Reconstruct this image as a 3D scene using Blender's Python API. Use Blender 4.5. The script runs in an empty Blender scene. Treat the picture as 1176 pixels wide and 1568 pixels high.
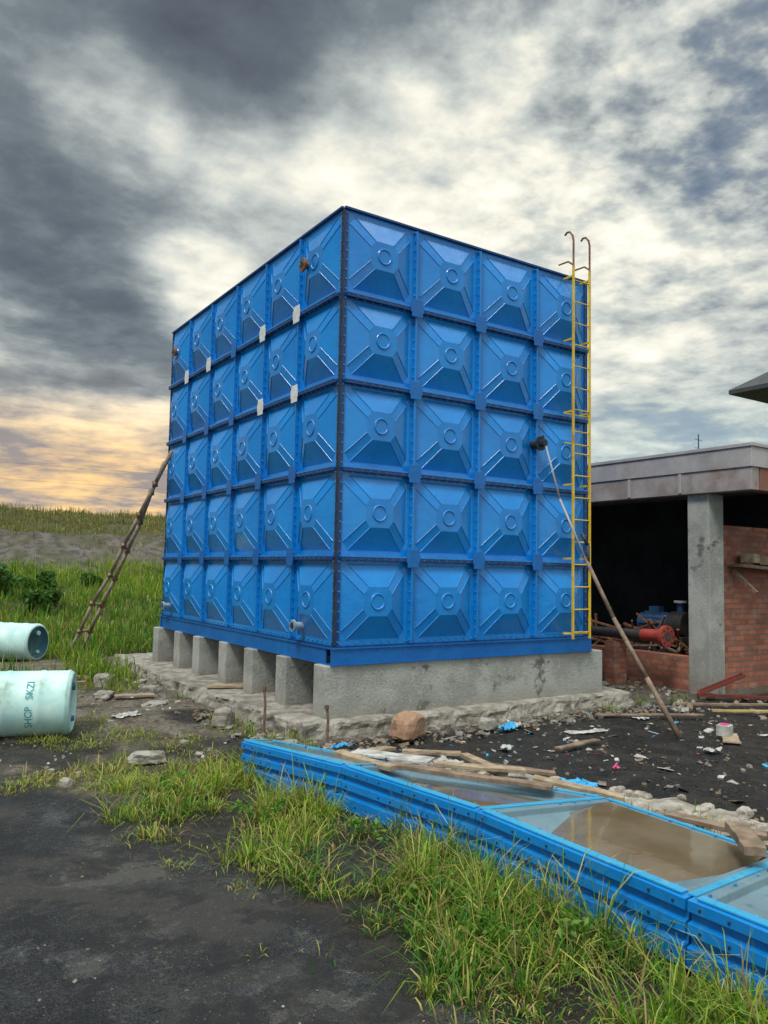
import bpy, math, random
import numpy as np
from mathutils import Vector, Matrix
from mathutils import noise as mnoise
random.seed(7); rng=np.random.default_rng(11)
scene=bpy.context.scene
R=math.radians

# ------------------------------------------------------------------ helpers
def link(o,parent=None):
    scene.collection.objects.link(o)
    if parent: o.parent=parent
    return o
def empty(name):
    e=bpy.data.objects.new(name,None); e.empty_display_size=.2
    return link(e)
class MB:
    def __init__(s): s.v=[];s.f=[];s.m=[]
    def add(s,vs,fs,m=0):
        b=len(s.v); s.v+= [tuple(x) for x in vs]
        for f in fs: s.f.append([b+i for i in f]); s.m.append(m)
    def box(s,x0,x1,y0,y1,z0,z1,m=0):
        s.add([(x0,y0,z0),(x1,y0,z0),(x1,y1,z0),(x0,y1,z0),(x0,y0,z1),(x1,y0,z1),(x1,y1,z1),(x0,y1,z1)],
              [(3,2,1,0),(4,5,6,7),(0,1,5,4),(1,2,6,5),(2,3,7,6),(3,0,4,7)],m)
    def obox(s,c,size,rot=(0,0,0),m=0,jit=0):
        M=Matrix.Translation(c)@Matrix.Rotation(rot[2],4,'Z')@Matrix.Rotation(rot[1],4,'Y')@Matrix.Rotation(rot[0],4,'X')
        vs=[]
        for z in(-.5,.5):
            for x,y in((-.5,-.5),(.5,-.5),(.5,.5),(-.5,.5)):
                k=[1+random.uniform(-jit,jit) for _ in range(3)]
                vs.append(M@Vector((x*size[0]*k[0],y*size[1]*k[1],z*size[2]*k[2])))
        s.add(vs,[(3,2,1,0),(4,5,6,7),(0,1,5,4),(1,2,6,5),(2,3,7,6),(3,0,4,7)],m)
    def beam(s,p0,p1,w,h,m=0,up=(0,0,1)):
        p0=Vector(p0);p1=Vector(p1);d=(p1-p0).normalized();u=Vector(up)
        a=d.cross(u).normalized();b=a.cross(d).normalized();vs=[]
        for p in(p0,p1):
            for i,j in((-.5,-.5),(.5,-.5),(.5,.5),(-.5,.5)): vs.append(p+a*w*i+b*h*j)
        s.add(vs,[(3,2,1,0),(4,5,6,7),(0,1,5,4),(1,2,6,5),(2,3,7,6),(3,0,4,7)],m)
    def cyl(s,p0,p1,r0,r1=None,n=12,m=0,cap=True):
        if r1 is None:r1=r0
        p0=Vector(p0);p1=Vector(p1);d=(p1-p0).normalized()
        t=Vector((0,0,1)) if abs(d.z)<.9 else Vector((1,0,0))
        a=d.cross(t).normalized();b=d.cross(a).normalized();vs=[]
        for p,r in((p0,r0),(p1,r1)):
            for i in range(n):
                q=2*math.pi*i/n; vs.append(p+a*math.cos(q)*r+b*math.sin(q)*r)
        fs=[(i,(i+1)%n,n+(i+1)%n,n+i) for i in range(n)]
        if cap: fs+= [tuple(range(n))[::-1],tuple(range(n,2*n))]
        s.add(vs,fs,m)
    def tube(s,pts,r,n=8,m=0):
        for i in range(len(pts)-1):
            rr=r if not isinstance(r,(list,tuple)) else r[i]
            r2=r if not isinstance(r,(list,tuple)) else r[i+1]
            s.cyl(pts[i],pts[i+1],rr,r2,n,m)
    def build(s,name,mats,parent=None,bevel=0,smooth=False,seg=2):
        me=bpy.data.meshes.new(name);me.from_pydata(s.v,[],s.f)
        for m in mats: me.materials.append(m)
        me.polygons.foreach_set('material_index',s.m)
        if smooth: me.polygons.foreach_set('use_smooth',[True]*len(s.f))
        me.update()
        o=link(bpy.data.objects.new(name,me),parent)
        if bevel:
            b=o.modifiers.new('b','BEVEL');b.width=bevel;b.segments=seg;b.limit_method='ANGLE';b.angle_limit=R(14)
            b.harden_normals=False
        return o
# value noise
_tab=rng.random((256,256))
def vn(x,y):
    xi=np.floor(x).astype(int);yi=np.floor(y).astype(int);fx=x-xi;fy=y-yi
    fx=fx*fx*(3-2*fx);fy=fy*fy*(3-2*fy)
    g=lambda a,b:_tab[a%256,b%256]
    return (g(xi,yi)*(1-fx)+g(xi+1,yi)*fx)*(1-fy)+(g(xi,yi+1)*(1-fx)+g(xi+1,yi+1)*fx)*fy
def fbm(x,y,o=4):
    s=0;a=.5;t=0
    for i in range(o): s=s+a*vn(x*2**i+17*i,y*2**i+31*i);t+=a;a*=.5
    return s/t
def ss(a,b,x):
    t=np.clip((x-a)/(b-a),0,1);return t*t*(3-2*t)

# ------------------------------------------------------------------ materials
class NT:
    def __init__(s,name,world=False):
        if world: s.d=bpy.data.worlds.new(name)
        else: s.d=bpy.data.materials.new(name)
        s.d.use_nodes=True;s.t=s.d.node_tree;s.t.nodes.clear()
    def n(s,typ,**k):
        x=s.t.nodes.new(typ)
        for a,b in k.items(): setattr(x,a,b)
        return x
    def l(s,a,b): s.t.links.new(a,b)
    def put(s,inp,v):
        if isinstance(v,bpy.types.NodeSocket): s.l(v,inp)
        else: inp.default_value=v
    def math(s,op,a,b=0,c=None,clamp=False):
        x=s.n('ShaderNodeMath',operation=op);x.use_clamp=clamp
        s.put(x.inputs[0],a);s.put(x.inputs[1],b)
        if c is not None:s.put(x.inputs[2],c)
        return x.outputs[0]
    def mix(s,f,a,b,mode='MIX'):
        x=s.n('ShaderNodeMix',data_type='RGBA',blend_type=mode);s.put(x.inputs[0],f)
        for i,v in((6,a),(7,b)):
            s.put(x.inputs[i],v if isinstance(v,bpy.types.NodeSocket) else (*v,1))
        return x.outputs[2]
    def noise(s,vec,scale,detail=5,rough=.55,dist=0):
        x=s.n('ShaderNodeTexNoise');s.put(x.inputs['Scale'],scale);x.inputs['Detail'].default_value=detail
        x.inputs['Roughness'].default_value=rough;x.inputs['Distortion'].default_value=dist
        if vec: s.l(vec,x.inputs['Vector'])
        return x.outputs[0]
    def ramp(s,f,pts):
        x=s.n('ShaderNodeValToRGB');e=x.color_ramp.elements
        while len(e)<len(pts): e.new(.5)
        for i,(p,c) in enumerate(pts):
            e[i].position=p;e[i].color=(*c,1) if len(c)==3 else c
        s.l(f,x.inputs[0]);return x.outputs[0]
    def mr(s,v,a,b,c=0,d=1,typ='SMOOTHSTEP'):
        x=s.n('ShaderNodeMapRange',interpolation_type=typ)
        for i,q in enumerate((v,a,b,c,d)): s.put(x.inputs[i],q)
        return x.outputs[0]
    def geo(s): return s.n('ShaderNodeNewGeometry').outputs['Position']
    def scalevec(s,v,sc):
        x=s.n('ShaderNodeMapping');x.inputs['Scale'].default_value=sc;s.l(v,x.inputs[0]);return x.outputs[0]
    def attr(s,name,col=False):
        x=s.n('ShaderNodeAttribute',attribute_name=name);return x.outputs['Color'] if col else x.outputs['Fac']
    def bump(s,h,dist=.01,st=1):
        x=s.n('ShaderNodeBump');x.inputs['Strength'].default_value=st;x.inputs['Distance'].default_value=dist
        s.l(h,x.inputs['Height']);return x.outputs[0]
    def out(s,color,rough=.6,metal=0,bump=None,spec=.5,coat=0):
        b=s.n('ShaderNodeBsdfPrincipled');s.put(b.inputs['Base Color'],color if isinstance(color,bpy.types.NodeSocket) else (*color,1))
        s.put(b.inputs['Roughness'],rough);s.put(b.inputs['Metallic'],metal);s.put(b.inputs['Specular IOR Level'],spec)
        b.inputs['Coat Weight'].default_value=coat;b.inputs['Coat Roughness'].default_value=.12
        if bump: s.l(bump,b.inputs['Normal'])
        o=s.n('ShaderNodeOutputMaterial');s.l(b.outputs[0],o.inputs[0]);return s.d
def mottled(name,c1,c2,scale=6,rough=.6,bumpd=.004,c3=None,streak=False,metal=0,spec=.5,lo=.35,hi=.65,bs=40):
    t=NT(name);g=t.geo()
    n=t.noise(g,scale,6,.6);col=t.mix(t.mr(n,lo,hi),c1,c2)
    if c3:
        v=t.scalevec(g,(6,6,.7)) if streak else g
        n2=t.noise(v,3 if streak else scale*.4,5,.65);col=t.mix(t.mr(n2,.55,.75),col,c3)
    return t.out(col,rough,metal,t.bump(t.noise(g,bs,5,.6),bumpd),spec)

def tankblue(name,c1,c2,dirt=.25,rough=.33,coat=0.0,spec=.5,dc=(.02,.30,.55)):
    t=NT(name);g=t.geo()
    n=t.noise(g,1.3,4,.5);col=t.mix(t.mr(n,.3,.7),c1,c2)
    st=t.noise(t.scalevec(g,(9,9,.8)),1.0,5,.6)
    col=t.mix(t.math('MULTIPLY',t.mr(st,.55,.8),dirt),col,dc)
    fn=t.noise(g,22,5,.65);col=t.mix(t.math('MULTIPLY',t.mr(fn,.55,.75),dirt*.6),col,(.012,.07,.16))
    r=t.mr(t.noise(g,5,4),.3,.7,rough-.07,rough+.12)
    return t.out(col,r,0,t.bump(t.noise(g,7,3),.006),spec,coat)
M_blue=tankblue('tank_paint',(.001,.195,.60),(.0015,.245,.70),.35,rough=.30,coat=.35,spec=.5)
M_rib=tankblue('rib_shade_paint',(.002,.035,.16),(.003,.05,.20),.4)  # dark blue ribs, with the shade under each flange put into the colour
M_ground_blue=tankblue('loose_panel_paint',(.002,.18,.55),(.005,.23,.62),.7,.38,dc=(.05,.27,.42))
M_bolt=mottled('bolt_steel',(.10,.32,.52),(.02,.13,.30),30,.4,.001,metal=.0)
M_black=mottled('black_sealant',(.012,.016,.025),(.03,.04,.06),20,.6,.002)
M_plate_w=mottled('galvanised_plate',(.78,.80,.80),(.6,.62,.63),12,.45,.001)
M_rust=mottled('rusty_iron',(.16,.06,.03),(.30,.15,.07),18,.8,.003)
M_yellow=mottled('yellow_paint',(.66,.42,.02),(.78,.55,.05),8,.45,.002,c3=(.42,.24,.06))
def conc_mat():
    t=NT('cast_concrete');g=t.geo()
    n=t.noise(g,1.8,8,.65);col=t.mix(t.mr(n,.4,.6),(.42,.425,.395),(.30,.305,.28))
    col=t.mix(t.mr(t.noise(g,2.7,6,.6),.58,.66),col,(.13,.135,.125))
    col=t.mix(t.math('MULTIPLY',t.mr(t.noise(g,14,6,.7),.55,.65),.6),col,(.48,.47,.43))
    s=t.n('ShaderNodeSeparateXYZ');t.l(g,s.inputs[0])
    low=t.math('MULTIPLY',t.mr(t.math('ADD',s.outputs[2],t.math('MULTIPLY',n,.3)),.55,.25),t.mr(s.outputs[2],1.0,.9))
    col=t.mix(t.math('MULTIPLY',low,.5),col,(.20,.17,.13))
    h=t.math('ADD',t.noise(g,30,6,.65),t.mr(t.noise(g,60,2,.5),.62,.7,0,-.6))
    return t.out(col,.85,0,t.bump(h,.012),.4)
M_conc=conc_mat()
M_concd=mottled('rough_concrete',(.38,.355,.31),(.19,.17,.14),5,.9,.03,c3=(.11,.10,.085),bs=16)
M_wood=mottled('weathered_wood',(.28,.20,.14),(.15,.105,.07),9,.8,.004)
M_woodl=mottled('sawn_wood',(.42,.33,.22),(.26,.19,.12),9,.8,.004)
M_hole=mottled('hole_dark',(.01,.02,.05),(.01,.02,.05),9,.8,.001)
M_red=mottled('red_oxide_paint',(.40,.05,.03),(.25,.035,.025),9,.55,.002)
M_pipe=mottled('dark_pipe',(.03,.03,.032),(.06,.05,.045),9,.5,.002)
M_drum=mottled('drum_plastic',(.60,.82,.77),(.44,.70,.68),3.5,.45,.003,c3=(.20,.30,.20),bs=12)
M_drumd=mottled('drum_lid_blue',(.04,.15,.22),(.03,.09,.13),5,.4,.002)
M_ink=mottled('stencil_ink',(.02,.22,.30),(.03,.3,.36),20,.6,.001)
M_steelroof=mottled('dark_roofing',(.04,.045,.05),(.06,.065,.07),2,.7,.004)
M_plaster=mottled('grey_plaster',(.46,.43,.42),(.34,.33,.34),1.6,.8,.006,c3=(.27,.21,.18))
M_inshade=mottled('interior_shade',(.05,.048,.045),(.025,.024,.022),1.6,.9,.006)  # dark grey walls and floor, interior shade put into the colour
M_foil=mottled('blue_plastic',(.03,.3,.6),(.05,.4,.7),10,.35,.004)
M_white=mottled('white_scrap',(.52,.52,.49),(.30,.29,.26),10,.7,.004)
M_pink=mottled('pink_scrap',(.7,.05,.25),(.6,.05,.2),10,.6,.002)

def brick_mat():
    t=NT('red_brickwork');g=t.geo();s=t.n('ShaderNodeSeparateXYZ');t.l(g,s.inputs[0])
    c=t.n('ShaderNodeCombineXYZ');t.l(t.math('ADD',s.outputs[0],s.outputs[1]),c.inputs[0]);t.l(s.outputs[2],c.inputs[1])
    b=t.n('ShaderNodeTexBrick');t.l(c.outputs[0],b.inputs['Vector']);b.inputs['Scale'].default_value=1
    b.inputs['Brick Width'].default_value=.23;b.inputs['Row Height'].default_value=.085;b.inputs['Mortar Size'].default_value=.010
    b.inputs['Color1'].default_value=(.50,.17,.10,1);b.inputs['Color2'].default_value=(.30,.085,.05,1);b.inputs['Mortar'].default_value=(.18,.155,.135,1)
    n=t.noise(g,7,6,.65);col=t.mix(t.mr(n,.5,.72),b.outputs[0],(.36,.25,.19))
    col=t.mix(t.math('MULTIPLY',t.mr(t.noise(g,1.5,5,.6),.5,.62),.5),col,(.16,.10,.075))
    h=t.math('SUBTRACT',t.math('MULTIPLY',t.noise(g,40,4),.3),b.outputs[1])
    return t.out(col,.9,0,t.bump(h,.015),.3)
M_brick=brick_mat()

# ------------------------------------------------------------------ terrain
py_=np.array([-900,9,14,18,19.6,22,26,32,60,900.]);pz_=np.array([0,0,.9,1.5,1.8,2.9,3.4,4.2,4.5,6.])
bx_y=np.array([-12,-7,-4.9,-4.1,-3.6,-2.5,-1.4,-.7,-.1,.3,.8,1.2]);bx_x=np.array([-1.8,-2.0,-2.25,-2.3,-2.2,-2.65,-2.65,-2.95,-3.4,-4.6,-7,-30.])
def asph(x,y):
    bx=np.interp(y,bx_y,bx_x);n=(fbm(x*2.2+3,y*2.2+8,4)-.5)*.9
    return ss(-.10,.12,bx-x+n*.7+(fbm(x*9,y*9,3)-.5)*.25)*(y<1.3)
def hz(x,y):
    x=np.asarray(x,float);y=np.asarray(y,float)
    k=1-ss(0,4,x-(np.maximum(y,0)*.27+.5))
    wob=(fbm(x*.15+5,y*.15)-.5)*1.2*ss(12,20,y)
    b=np.interp(y+wob,py_,pz_)*k
    n=(fbm(x*.9,y*.9,4)-.5)*.12*ss(-.3,.6,1-asph(x,y)*1.3)
    n=n*np.where((x>-.7)&(x<9)&(y>-.6)&(y<8),.3,1)
    return b+n+ (fbm(x*.3+9,y*.3,4)-.5)*.5*ss(10,16,y)+(fbm(x*1.3,y*1.3,4)-.5)*.35*ss(17,20,y)*k
def mudm(x,y):
    n=(fbm(x*1.6+40,y*1.6,4)-.5)
    a=ss(-.15,.25,(x+.75)+n*.5)*ss(-.1,.2,-.25-y+n*.4)
    b=ss(4.5,4.9,x)*ss(-2,-1,-y+5)*.5*(y>-.6)
    c=ss(.9,.2,np.hypot((x+1.7)/1.3,(y-.1)/.5)+n*1.1)*.9
    d=ss(.45,.60,fbm(x*1.1+11,y*1.1+4,4))*(y<2)*(x<-.7)*.9
    e=ss(-.9,-.4,x+1.5+n)*(y<-1.0)*.8
    return np.clip(np.maximum.reduce([a,b,c,d,e]),0,1)
def cover(x,y):
    n=fbm(x*1.5+70,y*1.5+20,4)
    bx=np.interp(y,bx_y,bx_x)
    field=ss(3.2,6.5,y+(n-.5)*3)*((x<-.75)|(y>8.3))*(1-.93*ss(19.1,19.8,y+(n-.5)*2)*(1-ss(21.9,22.6,y+(n-.5)*2)))
    field=field*ss(.7,1.4,np.hypot((x+1.9)/.9,(y-7.0)/1.4))
    m=fbm(x*2.3+31,y*2.3+77,3)
    strip=ss(-.15,.25,x-bx+(n-.5)*.9)*(x<-1.12)*(y<-1.0)*ss(.49,.57,m+.15*ss(-1.6,-1.2,x)+.15*ss(-3.8,-5.0,y))
    p3=ss(1.1,.6,np.hypot((x+2.15)/.8,(y+.85)/.8)+(n-.5)*1.2)*.7*(x<-.8)
    mid=((y>-1.2)&(y<6)&(x<-.6))*ss(.5,.64,n)*.5
    return np.clip(np.maximum.reduce([field,strip,p3,mid]),0,1)
def axis(lo,hi,step,far,hi2=None,s2=None):
    a=list(np.arange(lo,hi,step));g=[];d=step;p=a[-1]+step
    if hi2:
        b=list(np.arange(p,hi2,s2));a+=b;d=s2;p=a[-1]+s2
    while p<far: g.append(p);d*=1.22;p+=d
    h=[];d=step*1.2;p=lo-d
    while p>-far: h.append(p);d*=1.22;p-=d
    return np.array(h[::-1]+a+g)
xs=axis(-6,8,.05,900);ys=axis(-8,10,.055,900,24,.16)
X,Y=np.meshgrid(xs,ys);Z=hz(X,Y)
mud=mudm(X,Y);Z=Z-.02*mud+(fbm(X*7,Y*7,3)-.5)*.03*(1-asph(X,Y)*.85)*(np.abs(X)<9)
nx,ny=len(xs),len(ys)
V=np.stack([X.ravel(),Y.ravel(),Z.ravel()],1)
i=np.arange(nx-1)[None,:]+np.arange(ny-1)[:,None]*nx
F=np.stack([i,i+1,i+1+nx,i+nx],-1).reshape(-1,4)
def npmesh(name,V,F,mats,smooth=True,k=4):
    me=bpy.data.meshes.new(name);me.vertices.add(len(V));me.vertices.foreach_set('co',V.astype(np.float32).ravel())
    me.loops.add(F.size);me.loops.foreach_set('vertex_index',F.astype(np.int32).ravel())
    me.polygons.add(len(F));me.polygons.foreach_set('loop_start',np.arange(0,F.size,k,dtype=np.int32))
    for m in mats: me.materials.append(m)
    me.polygons.foreach_set('use_smooth',[smooth]*len(F))
    me.update(calc_edges=True)
    return me
def ground_mat():
    t=NT('ground_soil');g=t.geo()
    n1=t.noise(g,3,8,.65);n2=t.noise(g,22,7,.75);n3=t.noise(g,110,4,.7);n4=t.noise(g,.9,5,.6);n5=t.noise(g,55,3,.5)
    dirt=t.mix(t.mr(n1,.38,.62),(.17,.135,.095),(.32,.28,.22));dirt=t.mix(t.mr(n2,.48,.62),dirt,(.08,.065,.045))
    green=t.mix(t.mr(n1,.4,.6),(.06,.085,.015),(.13,.14,.04));green=t.mix(t.mr(n2,.45,.58),green,(.05,.04,.025))
    asp=t.mix(t.mr(n3,.44,.56),(.010,.012,.016),(.075,.080,.086))
    asp=t.mix(t.math('MULTIPLY',t.mr(n4,.44,.62),.55),asp,(.11,.102,.09))
    asp=t.mix(t.math('MULTIPLY',t.mr(n2,.54,.62),.7),asp,(.15,.13,.105))
    asp=t.mix(t.math('MULTIPLY',t.mr(n1,.50,.58),.6),asp,(.018,.020,.024))
    asp=t.mix(t.mr(n5,.66,.70),asp,(.26,.24,.20))
    mudc=t.mix(t.mr(n1,.42,.62),(.010,.011,.011),(.045,.04,.035));mudc=t.mix(t.math('MULTIPLY',t.mr(n2,.55,.66),.6),mudc,(.12,.11,.09))
    mudc=t.mix(t.mr(n5,.67,.71),mudc,(.20,.18,.15))
    grav=t.mix(t.mr(n1,.42,.6),(.19,.165,.15),(.09,.08,.07));grav=t.mix(t.math('MULTIPLY',t.mr(n4,.42,.58),.6),grav,(.085,.09,.035))
    c=t.mix(t.attr('green'),dirt,green);c=t.mix(t.attr('grav'),c,grav)
    c=t.mix(t.attr('mud'),c,mudc);c=t.mix(t.attr('asph'),c,asp)
    wet=t.math('MULTIPLY',t.attr('mud'),t.mr(n1,.54,.45))
    r=t.mr(wet,0,1,.88,.22)
    h=t.math('ADD',n2,t.math('MULTIPLY',n3,.6));h=t.math('ADD',h,t.mr(n5,.6,.7,0,.5));h=t.math('MULTIPLY',h,t.mr(wet,0,1,1,.35))
    return t.out(c,r,0,t.bump(h,.045,1),.4)
me=npmesh('ground',V,F,[ground_mat()])
gk=(1-ss(0,4,X-(np.maximum(Y,0)*.27+.5)))
grav=np.clip(ss(18.8,19.4,Y+(fbm(X*.5,Y*.5)-.5)*2.5)*(1-ss(22,22.8,Y+(fbm(X*.5+9,Y*.5)-.5)*2.5))*gk+ .6*ss(.5,1.0,1-np.hypot((X+.4)/1.2,(Y-3.5)/5.5)),0,1)
far=ss(10,25,np.hypot(X,Y))
for nm,a in(('asph',asph(X,Y)),('mud',mud),('green',np.maximum(cover(X,Y),far*.9)),('grav',grav)):
    at=me.attributes.new(nm,'FLOAT','POINT');at.data.foreach_set('value',a.astype(np.float32).ravel())
link(bpy.data.objects.new('ground',me))

# ------------------------------------------------------------------ grass
def grass_mat():
    t=NT('grass_blades');c=t.attr('col',True)
    d=t.n('ShaderNodeBsdfPrincipled');t.l(c,d.inputs['Base Color']);d.inputs['Roughness'].default_value=.5;d.inputs['Specular IOR Level'].default_value=.4
    tr=t.n('ShaderNodeBsdfTranslucent');t.l(c,tr.inputs[0]);m=t.n('ShaderNodeMixShader');m.inputs[0].default_value=.35
    t.l(d.outputs[0],m.inputs[1]);t.l(tr.outputs[0],m.inputs[2]);o=t.n('ShaderNodeOutputMaterial');t.l(m.outputs[0],o.inputs[0]);return t.d
M_grass=grass_mat()
def blades(name,px,py,h,w,cols,bend=.5,dirn=None,minl=0):
    n=len(px);z0=hz(px,py)-.015
    b=rng.random(n)*2*np.pi if dirn is None else dirn+rng.normal(0,.5,n)
    a=b+np.pi/2+rng.normal(0,.5,n);ln=minl+rng.random(n)**1.3*bend
    sx=np.cos(a)*w/2;sy=np.sin(a)*w/2;lx=np.cos(b)*ln*h;ly=np.sin(b)*ln*h
    P=np.zeros((n,7,3))
    for k,(t,ww) in enumerate(((0,.8),(.4,1),(.75,.7))):
        q=t**1.8
        cx=px+lx*q;cy=py+ly*q;cz=z0+h*(t-.35*ln*t*t)
        P[:,2*k,0]=cx-sx*ww;P[:,2*k,1]=cy-sy*ww;P[:,2*k,2]=cz
        P[:,2*k+1,0]=cx+sx*ww;P[:,2*k+1,1]=cy+sy*ww;P[:,2*k+1,2]=cz
    P[:,6,0]=px+lx;P[:,6,1]=py+ly;P[:,6,2]=z0+h*np.maximum(1-.45*ln-.2*ln*ln,.05)
    base=(np.arange(n)*7)[:,None]
    T=np.array([[0,1,3],[0,3,2],[2,3,5],[2,5,4],[4,5,6]])
    F=(base[:,:,None]+T[None]).reshape(-1,3)
    me=npmesh(name,P.reshape(-1,3),F,[M_grass],True,3)
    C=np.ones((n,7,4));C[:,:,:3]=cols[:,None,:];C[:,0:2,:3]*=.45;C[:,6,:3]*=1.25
    at=me.color_attributes.new('col','FLOAT_COLOR','POINT');at.data.foreach_set('color',C.astype(np.float32).ravel())
    return link(bpy.data.objects.new(name,me))
def gcol(n,x,y,yel=.25,tuft=None):
    k=fbm(x*.8+3,y*.8+50,3)+rng.normal(0,.12,n)
    if tuft is not None: k=k+tuft
    g1=np.array([.06,.20,.012]);g2=np.array([.27,.39,.03]);g3=np.array([.50,.47,.11]);g4=np.array([.32,.22,.10])
    t=np.clip((k-.3)/.4,0,1)[:,None];c=g1*(1-t)+g2*t
    s=(rng.random(n)<yel)[:,None];c=np.where(s,g3*(.6+.5*rng.random((n,1))),c)
    s=(rng.random(n)<yel*.45)[:,None];c=np.where(s,g4,c)
    return c
def scatter(x0,x1,y0,y1,n,fn):
    x=rng.uniform(x0,x1,n);y=rng.uniform(y0,y1,n);k=rng.random(n)<fn(x,y);return x[k],y[k]
def clump(x,y,per,sd):
    n=len(x);dx=rng.normal(0,sd,n*per);dy=rng.normal(0,sd,n*per)
    hs=np.repeat(.35+1.25*rng.random(n)**2.0,per);tc=np.repeat(rng.normal(0,.18,n),per)
    return np.repeat(x,per)+dx,np.repeat(y,per)+dy,np.arctan2(dy,dx),hs,tc
x,y=scatter(-3.4,-1.14,-7,-1,1900,cover);x,y,dr,hs,tc=clump(x,y,24,.034)
k=x<-1.12;x,y,dr,hs,tc=x[k],y[k],dr[k],hs[k],tc[k];n=len(x)
hgt=(.05+.25*rng.random(n)**1.2)*hs*(.75+.45*ss(-2.1,-1.3,x))
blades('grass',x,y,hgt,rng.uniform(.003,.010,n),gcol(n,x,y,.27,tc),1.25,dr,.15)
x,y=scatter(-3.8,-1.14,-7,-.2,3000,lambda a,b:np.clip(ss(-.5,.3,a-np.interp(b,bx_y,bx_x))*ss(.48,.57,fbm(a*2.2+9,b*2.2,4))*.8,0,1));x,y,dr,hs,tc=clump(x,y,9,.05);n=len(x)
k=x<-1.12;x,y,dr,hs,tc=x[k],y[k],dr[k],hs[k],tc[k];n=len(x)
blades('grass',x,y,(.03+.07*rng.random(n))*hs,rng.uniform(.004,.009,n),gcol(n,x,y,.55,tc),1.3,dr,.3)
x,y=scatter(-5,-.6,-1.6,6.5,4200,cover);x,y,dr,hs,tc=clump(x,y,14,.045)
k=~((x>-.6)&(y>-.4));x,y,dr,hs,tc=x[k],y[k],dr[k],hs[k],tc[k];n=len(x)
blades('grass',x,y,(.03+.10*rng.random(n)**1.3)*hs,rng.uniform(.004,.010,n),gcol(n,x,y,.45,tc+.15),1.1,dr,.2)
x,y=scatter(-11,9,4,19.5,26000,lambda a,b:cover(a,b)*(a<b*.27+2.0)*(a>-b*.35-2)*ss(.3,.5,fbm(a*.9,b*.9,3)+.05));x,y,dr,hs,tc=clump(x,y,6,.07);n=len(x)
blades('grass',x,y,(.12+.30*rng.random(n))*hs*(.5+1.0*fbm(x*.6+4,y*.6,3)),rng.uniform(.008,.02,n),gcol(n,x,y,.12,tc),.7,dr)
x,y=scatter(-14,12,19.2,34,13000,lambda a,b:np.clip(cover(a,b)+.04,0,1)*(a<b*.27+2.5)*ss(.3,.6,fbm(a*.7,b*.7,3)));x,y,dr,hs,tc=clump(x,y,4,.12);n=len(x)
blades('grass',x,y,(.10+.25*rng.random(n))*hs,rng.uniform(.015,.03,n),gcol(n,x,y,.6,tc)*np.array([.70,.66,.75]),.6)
wx=[];wy=[]
for cx,cy in((.35,-3.5),(.45,-3.65),(.55,-4.6),(1.2,-5),(-.7,-1.0),(-.9,-.7),(3.9,-.5),(4.8,-.3),(5.3,-.5),(.7,-4.1),(-.5,.0),(-.75,.6),(-.65,3.0),(-.9,-.2),(-.6,-.55)):
    wx+=[cx+random.gauss(0,.06) for _ in range(45)];wy+=[cy+random.gauss(0,.06) for _ in range(45)]
x=np.array(wx);y=np.array(wy);n=len(x)
blades('weeds',x,y,.05+.16*rng.random(n),rng.uniform(.004,.009,n),gcol(n,x,y,.2),.9)
def leafball(name,centres,nleaf,size,cols,trunk=None):
    pts=[];
    for (cx,cy,cz,rx,rz) in centres:
        for _ in range(nleaf):
            v=Vector((random.gauss(0,1),random.gauss(0,1),random.gauss(0,1))).normalized()*random.uniform(.35,1.05)
            pts.append((cx+v.x*rx,cy+v.y*rx,cz+v.z*rz))
    n=len(pts);P=np.array(pts);A=rng.normal(size=(n,3));A/=np.linalg.norm(A,axis=1)[:,None]
    B=np.cross(A,rng.normal(size=(n,3)));B/=np.linalg.norm(B,axis=1)[:,None]
    s=size*rng.uniform(.6,1.4,(n,1))
    Vv=np.stack([P-A*s,P+B*s*.45,P+A*s,P-B*s*.45],1).reshape(-1,3);Ff=np.arange(4*n).reshape(n,4)
    me=npmesh(name,Vv,Ff,[M_grass],False);k=rng.random(n)[:,None]
    c=np.array(cols[0])*(1-k)+np.array(cols[1])*k
    C=np.ones((n,4,4));C[:,:,:3]=c[:,None,:]
    at=me.color_attributes.new('col','FLOAT_COLOR','POINT');at.data.foreach_set('color',C.astype(np.float32).ravel())
    return me
wc=[]
for cx,cy in((-1.35,-3.0),(-1.5,-4.0),(-1.3,-4.8),(-1.7,-4.6),(-2.2,-1.3),(-1.25,-2.2),(-1.9,-2.4),(-1.5,-5.6)):
    for _ in range(5): wc.append((cx+random.gauss(0,.1),cy+random.gauss(0,.1),.05+random.random()*.06,.06,.05))
link(bpy.data.objects.new('broadleaf_weeds',leafball('broadleaf_weeds',wc,26,.022,((.05,.16,.02),(.18,.32,.04)))))
def shrub(cs,nl,size,name='shrub'):
    e=empty(name)
    me=leafball('foliage',cs,nl,size,((.03,.09,.014),(.10,.22,.03)))
    link(bpy.data.objects.new('foliage',me),e)
    m=MB()
    for c in cs:
        z=float(hz(c[0],c[1]))
        m.tube([(c[0],c[1],z-.05),(c[0]+.1,c[1],(z+c[2])/2),(c[0],c[1]+.1,c[2])],[.04,.03,.015],6)
    m.build('stems',[M_wood],e);return e
for bx,by,br in((-2.4,13.5,.9),(-1.5,14.6,.8),(-3.4,13,1.0),(-.5,15.5,.5),(-3.0,15.5,.9),(1.2,16.5,.35),(-.9,12.6,.5),(-2.2,16.8,.7)):
    z=float(hz(bx,by))
    cs=[(bx+random.uniform(-.8,.8)*br,by+random.uniform(-.7,.7)*br,z+random.uniform(.2,.9)*br,br*random.uniform(.3,.55),br*random.uniform(.22,.42)) for _ in range(8)]
    shrub(cs,230,.07)
te=empty('tree');cs=[(18+random.uniform(-1.3,1.3),13+random.uniform(-1.3,1.3),5.2+random.uniform(-.8,.6),.55,.45) for _ in range(14)]
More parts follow.
